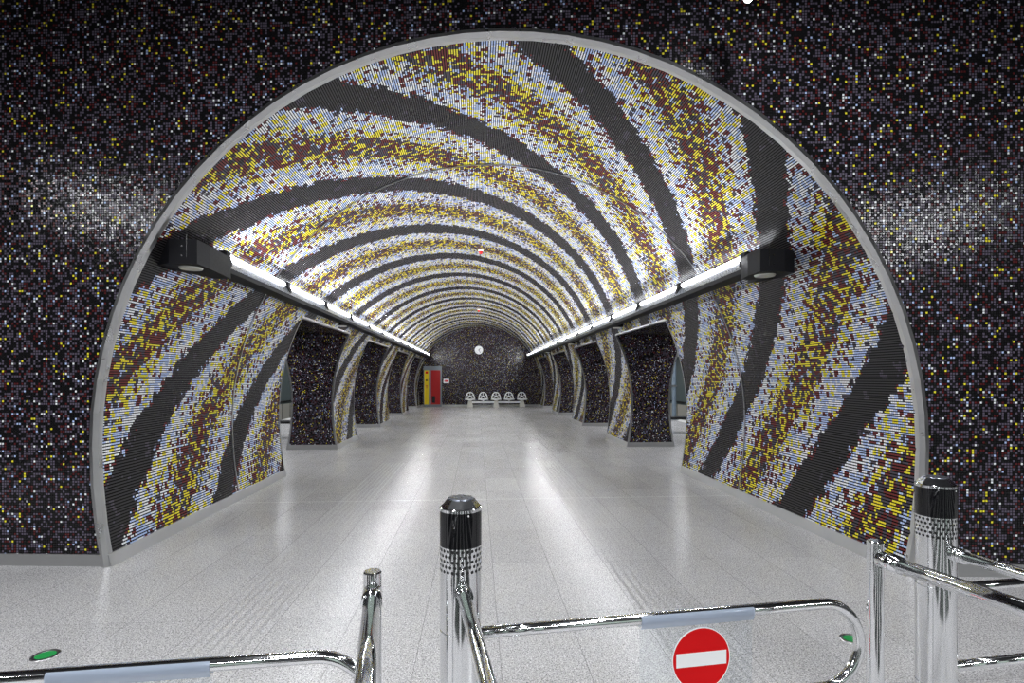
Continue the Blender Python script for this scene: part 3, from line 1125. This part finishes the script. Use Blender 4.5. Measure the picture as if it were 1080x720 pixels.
rail_post(cam2w(-0.374, 1.45), math.radians(12.7) - PSI, 'short chrome post with a handrail, left of the middle bollard')
rail_post(cam2w(1.156, 1.72), math.radians(16.3) - PSI, 'short chrome post with a handrail, beside the curved arm end left of the right bollard')

# ------------------------------------------------------------------ hall luminaire whose end shows at the top edge
w = px2w(786, 3.72)
t = thing('ceiling_luminaire', 'end of a white tube light at the top edge, above the right of the arch', 'lamp', (w.x, w.y, 4.085))
m_ = MB(); m_.box(-0.09, 0.09, -2.4, 0.0, 0.03, 0.10, bev=0.01); m_.build('housing', M['tray'], t)
m_ = MB(); m_.tube([(0, -2.36, 0.0), (0, -0.03, 0.0)], 0.03, 14); m_.build('fluorescent_tube', M['halltube'], t)
m_ = MB()
for yy in (-2.0, -0.4):
    m_.tube([(0, yy, 0.10), (0, yy, 1.08)], 0.008, 8)
m_.build('suspension_rod', M['steel'], t)


def lamp(name, loc, sx, sy, energy, rz=0.0, col=(0.95, 0.97, 1.0), target=None):
    l = bpy.data.lights.new(name, 'AREA')
    l.shape = 'RECTANGLE'
    l.size, l.size_y = sx, sy
    l.energy = energy
    l.color = col
    o = bpy.data.objects.new(name, l)
    COL.objects.link(o)
    o.location = loc
    o.rotation_euler = (0, 0, rz)
    return o


# hall tube lights over and behind the viewer; the rearmost row is added fill
lamp('hall_and_fill_light', (-5.6, -0.35, 4.2), 4.2, 0.16, 240, math.atan2(1.9, -2.5))
lamp('hall_and_fill_light', (6.3, -2.4, 4.2), 2.6, 0.16, 240, math.atan2(1.4, 1.8))
lamp('hall_and_fill_light', (-1.2, 0.8, 4.6), 0.14, 3.4, 90)
lamp('hall_and_fill_light', (1.9, 0.8, 4.6), 0.14, 3.4, 90)
lamp('hall_and_fill_light', (0.3, -3.6, 4.8), 6.0, 0.2, 160)  # added fill row, stands for no known lamp
for side, x in ((-1, -6.0), (1, 6.3)):
    for y in (9, 17, 25, 33):
        lamp('platform_light', (x, y, 3.7), 0.25, 5.0, 110)

wd = bpy.data.worlds.new('World')
bpy.context.scene.world = wd
wd.use_nodes = True
wd.node_tree.nodes['Background'].inputs[0].default_value = (0.5, 0.52, 0.55, 1)
wd.node_tree.nodes['Background'].inputs[1].default_value = 0.05

# ------------------------------------------------------------------ camera and view
cd = bpy.data.cameras.new('camera')
cd.sensor_fit = 'HORIZONTAL'
cd.sensor_width = 36.0
cd.lens = 36.0 * FPX / 1080.0
cd.shift_y = 38.0 / 1080.0
cd.clip_start = 0.02
cd.clip_end = 200
co = bpy.data.objects.new('camera', cd)
COL.objects.link(co)
co.location = (0, 0, EYE)
co.rotation_euler = (PI / 2, 0, -PSI)
sc = bpy.context.scene
sc.camera = co
sc.cycles.use_denoising = True
sc.cycles.denoising_input_passes = "RGB_ALBEDO_NORMAL"
sc.cycles.denoising_prefilter = "NONE"
sc.cycles.denoising_quality = "HIGH"
sc.view_settings.view_transform = 'Standard'
sc.view_settings.look = 'None'
sc.view_settings.exposure = 0.5
sc.view_settings.gamma = 1.0
sc.view_settings.use_curve_mapping = False
